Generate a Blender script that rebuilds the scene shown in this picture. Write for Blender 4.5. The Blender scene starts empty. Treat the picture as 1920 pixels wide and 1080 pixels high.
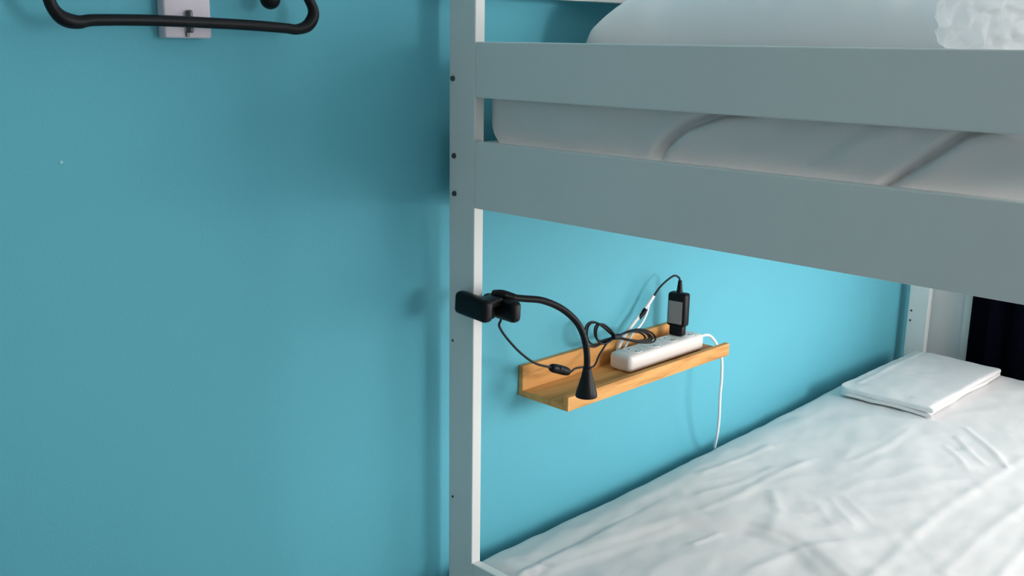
import bpy, bmesh, math, random
from mathutils import Vector, Matrix, noise

# ------------------------------------------------------------------ camera, sky, daylight, exposure
S = bpy.context.scene
COL = S.collection
cam_d = bpy.data.cameras.new('camera'); cam = bpy.data.objects.new('camera', cam_d); COL.objects.link(cam)
_r = Vector((0.7090, 0.7050, 0.0153)); _u = Vector((-0.1729, 0.1528, 0.9730)); _f = Vector((-0.6837, 0.6925, -0.2303))
_f.normalize(); _r = (_r - _f * _r.dot(_f)).normalized(); _u = _r.cross(_f)
m = Matrix((( _r.x, _u.x, -_f.x, 1.3309), (_r.y, _u.y, -_f.y, -1.1582), (_r.z, _u.z, -_f.z, 1.5), (0, 0, 0, 1)))
cam.matrix_world = m
cam_d.sensor_width = 36; cam_d.lens = 1941.2 * 36 / 1920; cam_d.clip_start = .02
S.camera = cam

w = bpy.data.worlds.new('sky'); S.world = w; w.use_nodes = True
w.node_tree.nodes['Background'].inputs[0].default_value = (.78, .88, 1, 1)
w.node_tree.nodes['Background'].inputs[1].default_value = 1.0

def area(name, loc, direction, sx, sy, power, col, spread=180):
    d = bpy.data.lights.new(name, 'AREA'); d.shape = 'RECTANGLE'; d.size = sx; d.size_y = sy; d.energy = power; d.color = col; d.spread = math.radians(spread)
    o = bpy.data.objects.new(name, d); COL.objects.link(o); o.location = loc
    o.rotation_euler = Vector(direction).to_track_quat('-Z', 'Z').to_euler()
    return o
# daylight falling in through the two windows of the room (window_1 in the end wall, window_2 in the right wall)
area('daylight_window_1', (1.50, 2.13, 1.13), (0, -1, 0), 1.3, 2.1, 62, (1, .985, .96))
area('daylight_window_2', (2.53, .78, 1.50), (-1, 0, 0), .75, 1.85, 31, (1, .985, .965), 82)   # spread narrowed to darken the near part of wall_left; no deep reveal is built

S.view_settings.view_transform = 'Standard'; S.view_settings.look = 'None'
S.view_settings.exposure = 0.17; S.view_settings.gamma = 1.0; S.view_settings.use_curve_mapping = False

# ------------------------------------------------------------------ materials
def mat(name, col, rough=.5, noise_amt=0, noise_scale=5, bump=0, bump_scale=200, spec=.5, col2=None, stretch=None, metal=0, sheen=0):
    M = bpy.data.materials.new(name); M.use_nodes = True
    nt = M.node_tree; b = nt.nodes['Principled BSDF']
    b.inputs['Base Color'].default_value = (*col, 1); b.inputs['Roughness'].default_value = rough
    b.inputs['Specular IOR Level'].default_value = spec; b.inputs['Metallic'].default_value = metal
    if sheen: b.inputs['Sheen Weight'].default_value = sheen
    tc = nt.nodes.new('ShaderNodeTexCoord'); mp = nt.nodes.new('ShaderNodeMapping')
    nt.links.new(tc.outputs['Object'], mp.inputs[0])
    if stretch: mp.inputs['Scale'].default_value = stretch
    if noise_amt or col2:
        n = nt.nodes.new('ShaderNodeTexNoise'); n.inputs['Scale'].default_value = noise_scale; n.inputs['Detail'].default_value = 5
        nt.links.new(mp.outputs[0], n.inputs['Vector'])
        r = nt.nodes.new('ShaderNodeValToRGB')
        c2 = col2 or tuple(c * (1 - noise_amt) for c in col)
        r.color_ramp.elements[0].color = (*c2, 1); r.color_ramp.elements[1].color = (*col, 1)
        r.color_ramp.elements[0].position = .3; r.color_ramp.elements[1].position = .7
        nt.links.new(n.outputs['Fac'], r.inputs[0]); nt.links.new(r.outputs[0], b.inputs['Base Color'])
    if bump:
        n2 = nt.nodes.new('ShaderNodeTexNoise'); n2.inputs['Scale'].default_value = bump_scale; n2.inputs['Detail'].default_value = 3
        nt.links.new(mp.outputs[0], n2.inputs['Vector'])
        bn = nt.nodes.new('ShaderNodeBump'); bn.inputs['Strength'].default_value = bump; bn.inputs['Distance'].default_value = .002
        nt.links.new(n2.outputs['Fac'], bn.inputs['Height']); nt.links.new(bn.outputs[0], b.inputs['Normal'])
    return M

def wood_mat(name):
    M = bpy.data.materials.new(name); M.use_nodes = True
    nt = M.node_tree; b = nt.nodes['Principled BSDF']; b.inputs['Roughness'].default_value = .6; b.inputs['Specular IOR Level'].default_value = .25
    tc = nt.nodes.new('ShaderNodeTexCoord'); mp = nt.nodes.new('ShaderNodeMapping'); mp.inputs['Scale'].default_value = (22, 2.6, 22)
    n = nt.nodes.new('ShaderNodeTexNoise'); n.inputs['Scale'].default_value = 2.4; n.inputs['Detail'].default_value = 6; n.inputs['Distortion'].default_value = .6
    r = nt.nodes.new('ShaderNodeValToRGB')
    e = r.color_ramp.elements; e[0].position = .28; e[0].color = (.40, .16, .040, 1); e[1].position = .72; e[1].color = (.80, .42, .15, 1)
    k = e.new(.48); k.color = (.68, .33, .10, 1)
    nt.links.new(tc.outputs['Object'], mp.inputs[0]); nt.links.new(mp.outputs[0], n.inputs['Vector'])
    nt.links.new(n.outputs['Fac'], r.inputs[0]); nt.links.new(r.outputs[0], b.inputs['Base Color'])
    bn = nt.nodes.new('ShaderNodeBump'); bn.inputs['Strength'].default_value = .15; bn.inputs['Distance'].default_value = .001
    nt.links.new(n.outputs['Fac'], bn.inputs['Height']); nt.links.new(bn.outputs[0], b.inputs['Normal'])
    return M

def pane_mat(name):
    M = bpy.data.materials.new(name); M.use_nodes = True
    nt = M.node_tree; nt.nodes.remove(nt.nodes['Principled BSDF'])
    t = nt.nodes.new('ShaderNodeBsdfTransparent'); g = nt.nodes.new('ShaderNodeBsdfGlossy'); g.inputs['Roughness'].default_value = .02
    mx = nt.nodes.new('ShaderNodeMixShader'); mx.inputs[0].default_value = .06
    nt.links.new(t.outputs[0], mx.inputs[1]); nt.links.new(g.outputs[0], mx.inputs[2]); nt.links.new(mx.outputs[0], nt.nodes['Material Output'].inputs[0])
    return M

def thin_cloth(name, col):
    M = bpy.data.materials.new(name); M.use_nodes = True
    nt = M.node_tree; nt.nodes.remove(nt.nodes['Principled BSDF'])
    a = nt.nodes.new('ShaderNodeBsdfDiffuse'); b = nt.nodes.new('ShaderNodeBsdfTranslucent'); mx = nt.nodes.new('ShaderNodeMixShader')
    tc = nt.nodes.new('ShaderNodeTexCoord'); n = nt.nodes.new('ShaderNodeTexNoise'); n.inputs['Scale'].default_value = 60
    r = nt.nodes.new('ShaderNodeValToRGB'); r.color_ramp.elements[0].color = tuple(c * .93 for c in col) + (1,); r.color_ramp.elements[1].color = (*col, 1)
    nt.links.new(tc.outputs['Object'], n.inputs['Vector']); nt.links.new(n.outputs['Fac'], r.inputs[0])
    nt.links.new(r.outputs[0], a.inputs[0]); nt.links.new(r.outputs[0], b.inputs[0]); mx.inputs[0].default_value = .74
    nt.links.new(a.outputs[0], mx.inputs[1]); nt.links.new(b.outputs[0], mx.inputs[2]); nt.links.new(mx.outputs[0], nt.nodes['Material Output'].inputs[0])
    return M
TISSUE = thin_cloth('thin_white_cloth', (.93, .93, .93))
BLUE = mat('blue_wall_paint', (.122, .455, .56), .7, .05, 1.6, .12, 260, spec=.25)
PALE = mat('pale_wall_paint', (.815, .82, .815), .7, .03, 2, .1, 240)
CEIL = mat('ceiling_paint', (.86, .86, .85), .8, .02, 2)
FLOOR = mat('floor_vinyl', (.47, .47, .47), .45, .25, 3, stretch=(1, 8, 1))
WHITE = mat('white_bed_paint', (.80, .80, .775), .38, .03, 6, .04, 60, stretch=(1, 1, .2))
BOLT = mat('bolt_metal', (.10, .11, .11), .4, metal=.6)
SHEET = mat('white_cotton', (.79, .767, .76), .9, .02, 14, .10, 900, spec=.2, sheen=.15)
PILLOWM = mat('white_pillow_cotton', (.80, .81, .82), .9, .03, 9, .10, 700, spec=.2, sheen=.15)
BLACK = mat('black_plastic', (.004, .004, .006), .42, .3, 30, spec=.22)
CABLE = mat('black_cable', (.006, .008, .011), .5, spec=.3)
WPLAST = mat('white_plastic', (.86, .80, .76), .4, .03, 8)
WCABLE = mat('white_cable', (.88, .88, .88), .4)
GREYL = mat('grey_label_print', (.33, .30, .295), .6, .22, 260)
DARKS = mat('dark_socket', (.03, .03, .03), .6)
LENS = mat('frosted_lens', (.7, .7, .66), .3)
PLATE = mat('lilac_white_plastic', (.66, .60, .68), .45, .08, 40)
NAVY = mat('navy_curtain_cloth', (.0045, .005, .013), .95, .2, 40, .15, 500, spec=.05)
WOOD = wood_mat('oak_shelf_wood')
FILL = mat('filler_paint', (.30, .62, .68), .7)
PANE = pane_mat('window_glass')
CHROME = mat('steel_rod', (.5, .5, .5), .3, metal=1)

# ------------------------------------------------------------------ helpers
def link(o, parent=None):
    COL.objects.link(o)
    if parent is not None: o.parent = parent
    return o
def empty(name, loc):
    o = bpy.data.objects.new(name, None); o.location = loc; o.empty_display_size = .05
    return link(o)
def tag(o, label, cat, group=None):
    o['label'] = label; o['category'] = cat
    if group: o['group'] = group
    return o
def build(name, bm, material, parent=None, smooth=False, origin=None):
    """world-space bmesh -> one object; origin is the object's own location (the parent's place is taken off)"""
    base = Vector(parent_world(parent))
    org = Vector(origin) if origin is not None else base
    bmesh.ops.translate(bm, verts=bm.verts, vec=-org)
    me = bpy.data.meshes.new(name); bm.to_mesh(me); bm.free()
    me.materials.append(material)
    if smooth:
        for p in me.polygons: p.use_smooth = True
    o = bpy.data.objects.new(name, me); o.location = org - base
    return link(o, parent)
def parent_world(p):
    v = Vector((0, 0, 0))
    while p is not None: v += Vector(p.location); p = p.parent
    return v
def box(x0, x1, y0, y1, z0, z1, bevel=0, seg=2, rot=None):
    bm = bmesh.new(); bmesh.ops.create_cube(bm, size=1)
    c = Vector(((x0 + x1) / 2, (y0 + y1) / 2, (z0 + z1) / 2))
    bmesh.ops.scale(bm, vec=(x1 - x0, y1 - y0, z1 - z0), verts=bm.verts)
    if bevel: bmesh.ops.bevel(bm, geom=bm.edges[:], offset=bevel, segments=seg, affect='EDGES', profile=.5)
    if rot: bmesh.ops.rotate(bm, verts=bm.verts, cent=(0, 0, 0), matrix=rot)
    bmesh.ops.translate(bm, verts=bm.verts, vec=c)
    return bm
def merge(*bms):
    out = bms[0]
    for b in bms[1:]:
        me = bpy.data.meshes.new('t'); b.to_mesh(me); b.free(); out.from_mesh(me); bpy.data.meshes.remove(me)
    return out
def spline(pts, n=10):
    P = [Vector(p) for p in pts]; out = []
    for i in range(len(P) - 1):
        p0 = P[max(i - 1, 0)]; p1 = P[i]; p2 = P[i + 1]; p3 = P[min(i + 2, len(P) - 1)]
        for k in range(n):
            t = k / n
            out.append(.5 * ((2 * p1) + (p2 - p0) * t + (2 * p0 - 5 * p1 + 4 * p2 - p3) * t * t + (3 * p1 - p0 - 3 * p2 + p3) * t ** 3))
    out.append(P[-1]); return out
def tube(pts, r, sides=10, n=10, smooth=True, ring=0):
    """swept tube; r may be a number or a function of 0..1; ring > 0 gives a ribbed gooseneck"""
    C = spline(pts, n) if smooth else [Vector(p) for p in pts]
    bm = bmesh.new(); rings = []; N = len(C); nrm = None
    for i, c in enumerate(C):
        t = (C[min(i + 1, N - 1)] - C[max(i - 1, 0)]).normalized()
        if nrm is None:
            a = Vector((0, 0, 1)) if abs(t.z) < .9 else Vector((1, 0, 0)); nrm = t.cross(a).normalized()
        else:
            nrm = (nrm - t * nrm.dot(t)).normalized()
        bn = t.cross(nrm); rr = r(i / (N - 1)) if callable(r) else r
        if ring and i % 2: rr *= 1 - ring
        rings.append([bm.verts.new(c + (nrm * math.cos(2 * math.pi * k / sides) + bn * math.sin(2 * math.pi * k / sides)) * rr) for k in range(sides)])
    for a, b in zip(rings, rings[1:]):
        for k in range(sides): bm.faces.new((a[k], a[(k + 1) % sides], b[(k + 1) % sides], b[k]))
    bm.faces.new(rings[0][::-1]); bm.faces.new(rings[-1])
    bmesh.ops.recalc_face_normals(bm, faces=bm.faces[:])
    return bm
def lathe(profile, axis_pt, seg=28):
    """profile: (radius, z) list, turned about the vertical through axis_pt"""
    bm = bmesh.new(); rings = []
    for r, z in profile:
        rings.append([bm.verts.new((axis_pt[0] + r * math.cos(2 * math.pi * k / seg), axis_pt[1] + r * math.sin(2 * math.pi * k / seg), axis_pt[2] + z)) for k in range(seg)])
    for a, b in zip(rings, rings[1:]):
        for k in range(seg): bm.faces.new((a[k], a[(k + 1) % seg], b[(k + 1) % seg], b[k]))
    bm.faces.new(rings[0]); bm.faces.new(rings[-1])
    bmesh.ops.recalc_face_normals(bm, faces=bm.faces[:])
    return bm
def disc_y(cx, y, cz, r, depth, seg=16):
    bm = bmesh.new()
    bmesh.ops.create_cone(bm, cap_ends=True, segments=seg, radius1=r, radius2=r * .85, depth=depth, matrix=Matrix.Translation((cx, y, cz)) @ Matrix.Rotation(math.pi / 2, 4, 'X'))
    return bm
def rounded_grid(lo, hi, r, nx, ny, nz, fn=None):
    """closed box of six grids with rounded edges; fn(Vector, Vector normal) moves each vertex"""
    lo = Vector(lo); hi = Vector(hi); bm = bmesh.new(); N = (nx, ny, nz); cache = {}
    def axis(i, k):     # ease more rows into the rounded rim
        t = k / N[i]; return lo[i] + (hi[i] - lo[i]) * t
    def V(i, j, k):
        key = (i, j, k)
        if key in cache: return cache[key]
        p = Vector((axis(0, i), axis(1, j), axis(2, k)))
        q = Vector([min(max(p[a], lo[a] + r), hi[a] - r) for a in range(3)])
        d = p - q
        if d.length > 1e-9:
            d.normalize(); p = q + d * r
        if fn: p = fn(p, d)
        cache[key] = bm.verts.new(p); return cache[key]
    for i in range(nx):
        for j in range(ny):
            bm.faces.new((V(i, j, nz), V(i + 1, j, nz), V(i + 1, j + 1, nz), V(i, j + 1, nz)))
            bm.faces.new((V(i, j, 0), V(i, j + 1, 0), V(i + 1, j + 1, 0), V(i + 1, j, 0)))
    for i in range(nx):
        for k in range(nz):
            bm.faces.new((V(i, 0, k), V(i + 1, 0, k), V(i + 1, 0, k + 1), V(i, 0, k + 1)))
            bm.faces.new((V(i, ny, k), V(i, ny, k + 1), V(i + 1, ny, k + 1), V(i + 1, ny, k)))
    for j in range(ny):
        for k in range(nz):
            bm.faces.new((V(0, j, k), V(0, j, k + 1), V(0, j + 1, k + 1), V(0, j + 1, k)))
            bm.faces.new((V(nx, j, k), V(nx, j + 1, k), V(nx, j + 1, k + 1), V(nx, j, k + 1)))
    return bm
def seg_dist(px, py, pts):
    best = 9; side = 1; along = 0
    for (ax, ay), (bx, by) in zip(pts, pts[1:]):
        dx, dy = bx - ax, by - ay; L2 = dx * dx + dy * dy
        t = max(0, min(1, ((px - ax) * dx + (py - ay) * dy) / L2))
        ex, ey = px - ax - t * dx, py - ay - t * dy; d = math.hypot(ex, ey)
        if d < best: best = d; side = 1 if dx * ey - dy * ex > 0 else -1
    return best, side

# ------------------------------------------------------------------ the room
def struct(name, bm, material, parent=None, **k):
    o = build(name, bm, material, parent, **k)
    if parent is None: o['kind'] = 'structure'
    return o
RX, Y0, Y1, H = 2.40, -2.7, 1.98, 2.62
wall_l = struct('wall_left', box(-.1, 0, Y0 - .1, Y1 + .1, 0, H), BLUE)
struct('floor', box(-.1, RX + .1, Y0 - .1, Y1 + .1, -.1, 0), FLOOR)
struct('ceiling', box(-.1, RX + .1, Y0 - .1, Y1 + .1, H, H + .1), CEIL)
struct('wall_front', box(0, RX, Y0 - .1, Y0, 0, H), PALE)
# end wall with a window opening
WX0, WX1, WZ0, WZ1 = .80, 2.2, .06, 2.2
struct('wall_back', merge(box(0, WX0, Y1, Y1 + .1, 0, H), box(WX1, RX, Y1, Y1 + .1, 0, H), box(WX0, WX1, Y1, Y1 + .1, 0, WZ0), box(WX0, WX1, Y1, Y1 + .1, WZ1, H)), PALE)
# right wall with a window opening
VZ0, VZ1 = .56, 2.44
VY0, VY1 = .39, 1.17
struct('wall_right', merge(box(RX, RX + .1, Y0, VY0, 0, H), box(RX, RX + .1, VY1, Y1, 0, H), box(RX, RX + .1, VY0, VY1, 0, VZ0), box(RX, RX + .1, VY0, VY1, VZ1, H)), PALE)
w1 = empty('window_1', ((WX0 + WX1) / 2, Y1 + .05, WZ0)); w1['kind'] = 'structure'
f = .045
mid = (WX0 + WX1) / 2
build('window_frame', merge(box(WX0, WX0 + f, Y1 + .02, Y1 + .08, WZ0, WZ1), box(WX1 - f, WX1, Y1 + .02, Y1 + .08, WZ0, WZ1), box(WX0 + f, WX1 - f, Y1 + .02, Y1 + .08, WZ0, WZ0 + f), box(WX0 + f, WX1 - f, Y1 + .02, Y1 + .08, WZ1 - f, WZ1), box(mid - f / 2, mid + f / 2, Y1 + .02, Y1 + .08, WZ0 + f, WZ1 - f)), WHITE, w1)
build('pane', box(WX0 + f, mid - f / 2, Y1 + .047, Y1 + .053, WZ0 + f, WZ1 - f), PANE, w1)
build('pane', box(mid + f / 2, WX1 - f, Y1 + .047, Y1 + .053, WZ0 + f, WZ1 - f), PANE, w1)
w2 = empty('window_2', (RX + .05, (VY0 + VY1) / 2, VZ0)); w2['kind'] = 'structure'
build('window_frame', merge(box(RX + .02, RX + .08, VY0, VY0 + f, VZ0, VZ1), box(RX + .02, RX + .08, VY1 - f, VY1, VZ0, VZ1), box(RX + .02, RX + .08, VY0 + f, VY1 - f, VZ0, VZ0 + f), box(RX + .02, RX + .08, VY0 + f, VY1 - f, VZ1 - f, VZ1)), WHITE, w2)
build('pane', box(RX + .047, RX + .053, VY0 + f, VY1 - f, VZ0 + f, VZ1 - f), PANE, w2)
struct('trim_1', box(.170, .196, Y1 - .018, Y1, 0, 2.3, .003), WHITE)
# old dab of filler on the blue wall
bm = bmesh.new(); bmesh.ops.create_uvsphere(bm, u_segments=10, v_segments=6, radius=1)
bmesh.ops.scale(bm, vec=(.0006, .0028, .0022), verts=bm.verts); bmesh.ops.translate(bm, verts=bm.verts, vec=(.0002, -.628, 1.344))
build('filler_spot', bm, FILL, wall_l, True)

# ------------------------------------------------------------------ bunk bed
PX0, PX1 = .035, .0967          # wall-side posts
QX0, QX1 = 1.015, 1.0767        # room-side posts
D = .0212                       # post depth
FY = 1.88                       # front face of the far posts
bed = empty('bunk_bed', (.55, .94, 0))
tag(bed, 'white painted wooden bunk bed with flat plank rails, standing against the blue wall', 'bunk bed')
PH = 1.74
posts = []
for x0, x1 in ((PX0, PX1), (QX0, QX1)):
    for y in (0, FY):
        posts.append(build('post', box(x0, x1, y, y + D, 0, PH, .0018), WHITE, bed))
RT = .018
for z0, z1 in ((1.4135, 1.5012), (1.2335, 1.3431), (.48, .5916)):
    for y in (0.0, FY + D - RT):
        if y > 1 and z0 < 1: z0, z1 = .42, .53
        build('end_rail', box(PX1, QX0, y, y + RT, z0, z1, .002), WHITE, bed)
for x0 in (PX0 + .004, QX0 + .02):
    for z0, z1 in ((1.575, 1.665), (1.225, 1.335), (.30, .41)):
        build('side_rail', box(x0, x0 + RT, .72 if (x0 > .5 and z0 > 1.5) else D, FY, z0, z1, .002), WHITE, bed)
for zb in (1.281, .390):
    for i in range(11):
        y = .10 + i * .165
        build('slat', box(PX0 + .022, QX0 + .02, y, y + .07, zb + .012, zb + .028), WHITE, bed)
for cx, cz in ((.0445, 1.442), (.048, 1.316), (.049, 1.253)):
    b = build('bolt', disc_y(cx, -.001, cz, .0048, .004), BOLT, posts[0])
for cx, cz in ((.045, .996), (.046, .704)):
    build('bolt_hole', disc_y(cx, -.0002, cz, .0026, .002), BOLT, posts[0])
for cx, cz in ((.046, .724), (.0455, .693)):
    build('bolt_hole', disc_y(cx, FY - .0003, cz, .0035, .002), BOLT, posts[1])

# ------------------------------------------------------------------ lower mattress under its white sheet
RIDGES = [  # polyline on the bed (x, y), height, width
    ([(.114, .085), (.150, .100), (.185, .110)], -.0022, .006),
    ([(.32, .363), (.327, .40), (.33, .434)], .0030, .006),
    ([(.40, .50), (.36, .60), (.30, .68)], .0022, .012),
    ([(.438, 1.345), (.50, 1.29), (.56, 1.225), (.605, 1.163)], .0032, .006),
    ([(.448, 1.27), (.50, 1.21), (.56, 1.15)], .0026, .006),
    ([(.448, 1.20), (.50, 1.15), (.545, 1.09)], .0022, .006),
    ([(.608, 1.255), (.60, 1.03), (.589, .831), (.60, .65), (.62, .45)], .0024, .013),
    ([(.136, .66), (.15, .78), (.159, .89)], .0026, .009),
    ([(.20, .56), (.225, .68), (.23, .80)], .0024, .011),
    ([(.251, .50), (.262, .62), (.25, .74), (.27, .90)], .0024, .012),
    ([(.34, .95), (.36, 1.10), (.35, 1.22)], .0018, .010),
    ([(.402, .743), (.44, .70), (.493, .659)],   .0013, .006),
    ([(.42, .77), (.46, .735), (.51, .70)], .0011, .006),
    ([(.39, .70), (.43, .66), (.47, .62)], .0011, .006),
    ([(.70, .60), (.69, .80), (.70, 1.0)], .0022, .012),
    ([(.78, .50), (.77, .75), (.76, .95)], .0024, .012),
    ([(.45, .36), (.47, .48), (.52, .58)], .0022, .010),
]
STEP = [(.185, .110), (.212, .227), (.253, .423), (.353, .495), (.46, .50), (.60, .42)]
def sstep(a, b, t):
    t = max(0, min(1, (t - a) / (b - a))); return t * t * (3 - 2 * t)
MZ = .592
def edge_z(y):   # the sheet rises gently towards the far end
    return MZ - .016 + .018 * sstep(.2, 1.7, y)
def lower_fn(p, d):
    q = p.copy()
    top = max(0, min(1, (p.z - .50) / .05))
    z = q.z + (edge_z(p.y) - MZ) * top + .008 * sstep(.07, .35, p.x) * (1 - sstep(.0, 1.5, p.y) * .8) * top - .020 * (1 - sstep(.03, .13, p.x)) * (1 - .8 * sstep(.6, 1.8, p.y)) * top
    if top > .3:
        for pts, h, wd in RIDGES:
            xs = [a for a, _ in pts]; ys = [b for _, b in pts]
            if min(xs) - .06 < p.x < max(xs) + .06 and min(ys) - .06 < p.y < max(ys) + .06:
                dd, s = seg_dist(p.x, p.y, pts); z += h * math.exp(-(dd / wd) ** 2) * top
        dd, s = seg_dist(p.x, p.y, STEP)
        if p.y < .62 and .1 < p.x < .66:
            z += .0045 * (sstep(0, .03, dd) if s > 0 else -sstep(0, .03, dd)) * math.exp(-(dd / .09) ** 2) * top * (1 if p.x > .16 else 0)
        z += (noise.noise(Vector((p.x * 5, p.y * 3.2, 1))) * .0050 + noise.noise(Vector((p.x * 16, p.y * 9, 4))) * .0022 + noise.noise(Vector((p.x * 34 + p.y * 9, p.y * 24, 7))) * .0010 + (1 - 2 * abs(noise.noise(Vector((p.x * 13 - p.y * 5, p.y * 8, 11))))) * .0016) * top
    q.z = z
    q.x += (noise.noise(Vector((0, p.y * 3.5, 9))) * .006 + noise.noise(Vector((0, p.y * 11, 3))) * .002) * (1 if d.x < -.3 else 0)
    return q
mt = empty('mattress', (.53, .94, .42))
tag(mt, 'lower bunk mattress under a wrinkled white cotton sheet', 'mattress')
build('fitted_sheet', rounded_grid((.030, .026, .46), (.985, 1.868, MZ), .040, 150, 290, 10, lower_fn), SHEET, mt, True)
build('mattress_core', rounded_grid((.038, .03, .42), (.98, 1.864, .468), .01, 8, 12, 3), PILLOWM, mt, True)

# ------------------------------------------------------------------ upper mattress: soft end seen between the two planks, with two diagonal folds
FOLDS = [([(.43, 1.33), (.455, 1.365), (.49, 1.392), (.545, 1.412), (.60, 1.42)], .020, .0062),
         ([(.775, 1.338), (.82, 1.370), (.868, 1.409), (.90, 1.42)], .017, .0050),
         ([(.70, 1.37), (.74, 1.40), (.78, 1.42)], .004, .018)]
def upper_fn(p, d):
    q = p.copy()
    if d.y < -.5 or p.y < .06:
        for pts, h, wd in FOLDS:
            dd, s = seg_dist(p.x, p.z, pts); q.y += h * math.exp(-(dd / wd) ** 2)
            q.y -= .004 * math.exp(-((dd - .014) / .012) ** 2) * (1 if s < 0 else .3)
        q.y -= .008 * math.sin(max(0, min(1, (p.z - 1.31) / .17)) * math.pi)
        q.y += noise.noise(Vector((p.x * 6, p.z * 8, 2))) * .006 + noise.noise(Vector((p.x * 20, p.z * 22, 5))) * .0015
    if p.z > 1.44: q.z += noise.noise(Vector((p.x * 5, p.y * 4, 6))) * .004
    q.x += noise.noise(Vector((p.y * 4, p.z * 9, 8))) * .006
    return q
mu = empty('mattress', (.53, .94, 1.310))
tag(mu, 'upper bunk mattress with soft creased white end showing between the two planks', 'mattress')
build('fitted_sheet', rounded_grid((.074, .034, 1.316), (.990, 1.868, 1.484), .058, 170, 60, 50, upper_fn), SHEET, mu, True)
build('mattress_core', rounded_grid((.12, .08, 1.310), (.94, 1.82, 1.3165), .004, 4, 6, 2), PILLOWM, mu, True)

# ------------------------------------------------------------------ pillow on the upper bunk
def pillow(cx, cy, z0, wx, wy, h, seed, rotz=0, n=60):
    bm = bmesh.new(); T = []; B = []
    for i in range(n + 1):
        a = []; b = []
        for j in range(n + 1):
            u = 2 * i / n - 1; v = 2 * j / n - 1
            pinch = 1 - .07 * (1 - abs(v) ** 3) * abs(u) ** 4
            pinch2 = 1 - .07 * (1 - abs(u) ** 3) * abs(v) ** 4
            x = u * wx / 2 * pinch; y = v * wy / 2 * pinch2
            k = (1 - abs(u) ** 6) ** .40 * (1 - abs(v) ** 3.0) ** .42
            wr = noise.noise(Vector((x * 7 + seed, y * 7, seed))) * .014 * k + noise.noise(Vector((x * 22, y * 18 + seed, seed))) * .004 * min(1, k * 3)
            c, s = math.cos(rotz), math.sin(rotz)
            X, Yy = cx + x * c - y * s, cy + x * s + y * c
            a.append(bm.verts.new((X, Yy, z0 + h * .06 + h * .94 * k + wr)))
            b.append(bm.verts.new((X, Yy, z0 + h * .06 * (1 - k ** .55))) if 0 < i < n and 0 < j < n else a[-1])
        T.append(a); B.append(b)
    for i in range(n):
        for j in range(n):
            bm.faces.new((T[i][j], T[i + 1][j], T[i + 1][j + 1], T[i][j + 1]))
            try: bm.faces.new((B[i][j], B[i][j + 1], B[i + 1][j + 1], B[i + 1][j]))
            except ValueError: pass
    bmesh.ops.recalc_face_normals(bm, faces=bm.faces[:])
    return bm
pl = build('pillow', pillow(.398, .562, 1.4885, .70, .50, .130, 3.1, math.radians(9)), PILLOWM, None, True, origin=(.398, .562, 1.4885))
tag(pl, 'plump white pillow lying on the upper bunk behind the top plank', 'pillow')

# ------------------------------------------------------------------ crumpled white cloth beside the pillow
def crumple(p, d):
    q = p.copy(); v = Vector((p.x * 17, p.y * 17, p.z * 17))
    n1 = noise.noise(v); n2 = 1 - abs(noise.noise(v * 2.1 + Vector((3, 1, 7)))) * 2; n3 = 1 - abs(noise.noise(v * 4.3)) * 2
    dirn = (p - Vector((.885, .155, 1.51))); dirn.z *= 1.3; dirn.normalize()
    q += dirn * (n1 * .018 + n2 * .011 + n3 * .006)
    q.z = max(q.z, 1.488)
    return q
cr = build('crumpled_cloth', rounded_grid((.800, .075, 1.490), (.975, .235, 1.602), .040, 56, 52, 36, crumple), TISSUE, None, True, origin=(.885, .155, 1.488))
tag(cr, 'bright thin crumpled white cloth heaped at the right end of the upper pillow', 'cloth')

# ------------------------------------------------------------------ folded sheet at the far end of the lower bunk
fs = empty('folded_sheet', (.22, 1.567, .60))
tag(fs, 'neatly folded white sheet lying on the far end of the lower bunk', 'folded sheet')
def layer(x0, x1, y0, y1, z0, z1, seed):
    def fn(p, d):
        q = p.copy()
        q.z += noise.noise(Vector((p.x * 11, p.y * 8, seed))) * .0035 + noise.noise(Vector((p.x * 28, p.y * 22, seed))) * .0012
        q.x += noise.noise(Vector((p.y * 6, seed, 0))) * .005; q.y += noise.noise(Vector((p.x * 7, 0, seed))) * .005
        q.z += .002 * sstep(1.3, 1.8, p.y) - .005 * (1 - sstep(.08, .16, p.x))
        if p.z > .618:      # pressed creases of the inner folds
            dd, s_ = seg_dist(p.x, p.y, [(.125, 1.79), (.130, 1.39), (.335, 1.385)]); q.z += .0022 * math.exp(-(dd / .007) ** 2)
            dd, s_ = seg_dist(p.x, p.y, [(.15, 1.56), (.345, 1.60)]); q.z -= .0016 * math.exp(-(dd / .006) ** 2)
            dd, s_ = seg_dist(p.x, p.y, [(.24, 1.70), (.345, 1.66)]); q.z += .0018 * math.exp(-(dd / .008) ** 2)
        c = math.hypot(max(0, .125 - p.x), max(0, 1.36 - p.y))          # rounded corner by the wall
        if c > .02: q += Vector((.6, .6, 0)) * (c - .02)
        return q
    return rounded_grid((x0, y0, z0), (x1, y1, z1), (z1 - z0) / 2 - .0004, 50, 70, 8, fn)
build('fold_layer', layer(.090, .350, 1.322, 1.815, .6000, .6110, 1.0), SHEET, fs, True)
build('fold_layer', layer(.088, .352, 1.318, 1.812, .6108, .6250, 2.0), SHEET, fs, True)

# ------------------------------------------------------------------ wooden picture-ledge shelf
SY0, SY1, SD, ZB, ZT, ZL, TH = .211, .745, .1297, .8346, .8955, .8622, .012
sh = empty('wall_shelf', (0, .478, ZB))
tag(sh, 'small oak picture-ledge shelf screwed to the blue wall above the lower bunk', 'shelf')
build('back_board', box(.0005, TH, SY0, SY1, ZB, ZT, .0012), WOOD, sh)
build('bottom_board', box(TH, SD - TH, SY0, SY1, ZB, ZB + TH, .0006), WOOD, sh)
build('front_lip', box(SD - TH, SD, SY0, SY1, ZB, ZL, .0012), WOOD, sh)
SZ = ZB + TH

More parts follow.
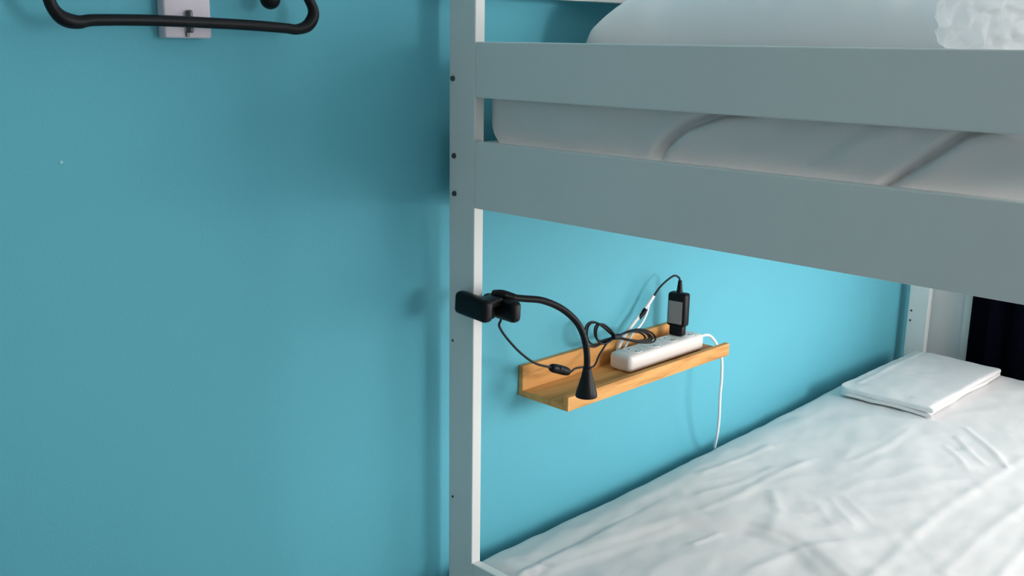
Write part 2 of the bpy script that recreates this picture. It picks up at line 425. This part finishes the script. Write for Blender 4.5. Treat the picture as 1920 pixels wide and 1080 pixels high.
# ------------------------------------------------------------------ power strip and its white cord
ps = empty('power_strip', (.061, .574, SZ))
tag(ps, 'white power strip lying on the wooden shelf', 'power strip')
sb = build('body', box(.033, .091, .444, .705, SZ + .0005, SZ + .037, .010, 4), WPLAST, ps, True)
for i in range(4):
    y = .485 + i * .062
    so = build('socket', lathe([(.0200, 0), (.0200, .0008), (.0192, .0011), (.0184, .0011), (.0176, .0007)], (.062, y, SZ + .0368), 24), WPLAST, ps)
    for s in (-1, 1):
        build('socket_hole', lathe([(.0022, 0), (.0022, .0003)], (.062 + s * .0095, y, SZ + .0375), 10), DARKS, so)
build('power_cord', tube([(.070, .700, .868), (.070, .735, .870), (.071, .758, .863), (.078, .774, .842), (.086, .785, .808), (.088, .787, .76), (.087, .787, .72), (.080, .800, .66), (.068, .815, .61), (.048, .840, .57), (.020, .885, .53), (.010, .90, .47), (.010, .902, .36)], .0034), WCABLE, ps, True)

# ------------------------------------------------------------------ plug-in adapter with cable
ad = empty('power_adapter', (.056, .655, SZ + .037))
tag(ad, 'black plug-in power adapter with grey rating label standing on the power strip', 'adapter')
rz = Matrix.Rotation(math.radians(8), 3, 'Z')
build('housing', box(.034, .078, .637, .662, .905, .980, .006, 3, rz), BLACK, ad, True)
build('plug_base', box(.040, .072, .640, .660, SZ + .0375, .908, .003, 2, rz), BLACK, ad, True)
build('rating_label', box(.0405, .0730, .6360, .6374, .912, .962, 0, 1, rz), GREYL, ad)
build('strain_relief', tube([(.056, .650, .976), (.056, .650, .986), (.056, .650, 1.006)], lambda t: .0085 - .0045 * t, 12), BLACK, ad, True)
build('adapter_cable', tube([(.056, .650, 1.002), (.055, .647, 1.012), (.051, .635, 1.018), (.046, .617, 1.010), (.041, .598, .996), (.036, .583, .977), (.033, .573, .967)], .0022), CABLE, ad, True)

wc = empty('charging_cable', (.030, .545, .90))
tag(wc, 'short white cable rising behind the power strip towards the adapter cable', 'cable')
build('cable_sheath', tube([(.036, .584, .979), (.033, .570, .962), (.030, .555, .946), (.027, .530, .926), (.024, .508, .905), (.022, .490, .880), (.022, .484, SZ + .005)], .0042), WCABLE, wc, True)
build('connector', tube([(.034, .562, .953), (.031, .553, .943), (.029, .545, .936)], .0052, 10), BLACK, wc, True)
build('cable_strand', tube([(.033, .575, .967), (.038, .560, .945), (.040, .540, .925), (.036, .515, .905), (.026, .500, .870), (.024, .498, SZ + .004)], .0026), WCABLE, wc, True)

# ------------------------------------------------------------------ clip-on gooseneck lamp
lp = empty('clip_lamp', (.115, .01, 1.07))
tag(lp, 'black clip-on gooseneck reading lamp clamped to the near bed post', 'lamp')
fj = build('clip_jaw', box(.072, .150, -.024, -.0015, 1.052, 1.091, .0085, 4, Matrix.Rotation(math.radians(4), 3, 'Y')), BLACK, lp, True)
build('jaw_pad', box(.074, .100, -.003, -.0003, 1.058, 1.084, .001), CABLE, fj)
rj = build('clip_jaw', box(.088, .168, .0240, .046, 1.046, 1.083, .0085, 4, Matrix.Rotation(math.radians(2), 3, 'Y')), BLACK, lp, True)
build('jaw_pad', box(.078, .104, .0215, .026, 1.054, 1.078, .001), CABLE, rj)
build('hinge_barrel', tube([(.122, .012, 1.050), (.122, .012, 1.086)], .0095, 16, smooth=False), BLACK, lp, True)
build('hinge_bridge', box(.108, .140, -.006, .030, 1.071, 1.086, .004, 3), BLACK, lp, True)
build('neck_mount', tube([(.112, .034, 1.084), (.128, .038, 1.087), (.140, .054, 1.081)], lambda t: .009 - .0022 * t, 14), BLACK, lp, True)
build('gooseneck', tube([(.132, .036, 1.0875), (.140, .055, 1.081), (.145, .0757, 1.0767), (.153, .1072, 1.0702), (.161, .1397, 1.0557), (.168, .1647, 1.0374), (.174, .1844, 1.0146), (.178, .1971, .9845), (.180, .2015, .955), (.180, .2020, .930)], .0062, 14, 16, ring=.06), BLACK, lp, True)
hd = build('lamp_head', lathe([(.0075, .056), (.0082, .050), (.0105, .038), (.0150, .022), (.0188, .009), (.0200, .001), (.0198, 0), (.0180, .0005), (.0178, .003)], (.180, .203, .8805), 32), BLACK, lp, True)
build('lens', lathe([(.0177, .0034), (.0177, .0044)], (.180, .203, .8805), 28), LENS, hd)
cord = build('cord', tube([(.128, .036, 1.050), (.122, .040, 1.040), (.112, .047, 1.026), (.104, .074, .998), (.101, .112, .963), (.100, .150, .936), (.100, .186, .921), (.099, .200, .917)], .0022), CABLE, lp, True)
build('cord', tube([(.096, .244, .898), (.094, .256, .894), (.092, .272, .897), (.088, .300, .893), (.076, .345, .882), (.058, .385, .895), (.052, .420, .915), (.056, .437, .921)], .0020), CABLE, lp, True)
sw = tube([(.0992, .196, .917), (.098, .220, .908), (.096, .247, .897)], lambda t: .0088 - .0022 * abs(2 * t - 1) ** 4, 12)
so = build('inline_switch', sw, BLACK, lp, True)
build('switch_rocker', box(.1045, .1085, .212, .226, .908, .914, .001, 2, Matrix.Rotation(math.radians(-22), 3, 'X')), CABLE, so)
# spare cord tied in a figure of eight
rnd = random.Random(4)
TIE = Vector((.057, .437, .921)); pts = []
def lobe(n, f):
    return [f(a / n) for a in range(1, n)]
for k in range(4):
    sc = 1 - .11 * k; jx, jy, jz = rnd.uniform(-.008, .008), rnd.uniform(-.003, .003), rnd.uniform(-.002, .002)
    pts.append(TIE + Vector((jx * .2, jy * .4, jz)))
    pts += lobe(9, lambda t: TIE + Vector((-.006 + jx, -.086 * sc * math.sin(math.pi * t) + jy * math.sin(math.pi * t), .019 * math.sin(math.pi * t) * 1.1 + .026 * sc * math.sin(2 * math.pi * t))))
    pts.append(TIE + Vector((-jx * .2, -jy * .4, -jz)))
    pts += lobe(9, lambda t: TIE + Vector((.014 * math.sin(math.pi * t) + .013 * sc * (-math.sin(2 * math.pi * t)), .112 * sc * math.sin(math.pi * t) + jy, -.016 * math.sin(math.pi * t) + .012 * sc * math.sin(2 * math.pi * t) + k * .002 * math.sin(math.pi * t))))
pts.append(TIE)
build('cord_bundle', tube(pts, .0021, 7, 5), CABLE, lp, True)
build('cord_tie', tube([(.056, .428, .922), (.057, .437, .921), (.058, .446, .920)], .0062, 12), CABLE, lp, True)

# ------------------------------------------------------------------ hanger, its wall plate and the coat hook on the left part of the wall
pt = empty('wall_plate', (0, -.452, 1.50))
tag(pt, 'square white plastic wall plate behind the black hanger bar', 'wall plate')
build('plate', box(.0003, .020, -.4865, -.4185, 1.4995, 1.585, .003, 3), PLATE, pt, True)
build('plate_hook', merge(box(.0195, .030, -.4560, -.4500, 1.5065, 1.536, .002), box(.0195, .0225, -.4575, -.4525, 1.5012, 1.508, .0008)), BOLT, pt)

hg = empty('clothes_hanger', (.050, -.457, 1.52))
tag(hg, 'black tubular clothes hanger hanging on the blue wall in the upper left corner', 'hanger')
loop = [(.046, -.457, 1.660), (.046, -.52, 1.632), (.047, -.60, 1.598), (.049, -.640, 1.570), (.050, -.6465, 1.552), (.050, -.643, 1.534), (.050, -.632, 1.521), (.050, -.614, 1.5165), (.050, -.590, 1.5195),
        (.050, -.508, 1.5208), (.050, -.393, 1.5185), (.050, -.325, 1.5155), (.050, -.302, 1.5140), (.050, -.283, 1.5205), (.050, -.2735, 1.536), (.050, -.2785, 1.552), (.049, -.293, 1.568), (.048, -.35, 1.602), (.047, -.41, 1.636), (.046, -.457, 1.660)]
def hr(t):
    return .0072 + .0018 * (math.exp(-((t - .335) / .05) ** 2) + math.exp(-((t - .70) / .05) ** 2))
build('hanger_loop', tube(loop, hr, 14, 8), BLACK, hg, True)
build('hanger_hook', tube([(.046, -.457, 1.655), (.046, -.457, 1.69), (.046, -.447, 1.705), (.046, -.436, 1.722), (.046, -.445, 1.742), (.046, -.462, 1.745), (.046, -.474, 1.733)], .0035, 10), CHROME, hg, True)

ck = empty('coat_hook', (0, -.33, 1.62))
tag(ck, 'black coat hook with a round knob poking into view above the hanger bar', 'coat hook')
build('hook_base', box(.0003, .008, -.350, -.310, 1.590, 1.66, .003, 3), BLACK, ck, True)
build('hook_arm', tube([(.006, -.330, 1.615), (.022, -.330, 1.600), (.030, -.330, 1.580), (.032, -.330, 1.562)], .0065, 12), BLACK, ck, True)
bm = bmesh.new(); bmesh.ops.create_uvsphere(bm, u_segments=24, v_segments=14, radius=.0142)
bmesh.ops.translate(bm, verts=bm.verts, vec=(.033, -.3335, 1.5545))
build('hook_knob', bm, BLACK, ck, True)
nk = build('wall_peg', tube([(0.0005, -.456, 1.7345), (.03, -.456, 1.7345), (.058, -.456, 1.736)], lambda t: .004 + .002 * (t > .9), 12), CHROME, None, True, origin=(0.0, -.456, 1.7345))
tag(nk, 'short steel wall peg carrying the black clothes hanger', 'peg')

# ------------------------------------------------------------------ navy curtain at the end wall
cu = empty('curtain', (.42, 1.945, .03))
tag(cu, 'dark navy blackout curtain hanging beyond the far end of the lower bunk', 'curtain')
bm = bmesh.new(); n = 120; cols = []
for i in range(n + 1):
    x = .202 + .56 * i / n; y = 1.940 + .014 * math.sin(i / n * 2 * math.pi * 7) + .003 * math.sin(i * .9)
    cols.append([bm.verts.new((x, y + .003 * math.sin(z * 3 + x * 9), z)) for z in [.03 + (2.27 - .03) * k / 14 for k in range(15)]])
for a, b in zip(cols, cols[1:]):
    for k in range(14): bm.faces.new((a[k], b[k], b[k + 1], a[k + 1]))
bmesh.ops.solidify(bm, geom=bm.faces[:], thickness=.002)
build('curtain_cloth', bm, NAVY, cu, True)
rd = build('curtain_rod', tube([(.15, 1.938, 2.285), (2.35, 1.938, 2.285)], .009, 12, smooth=False), CHROME, None, True, origin=(1.4, 1.938, 2.285))
tag(rd, 'long steel curtain rod over the end wall window', 'curtain rod')
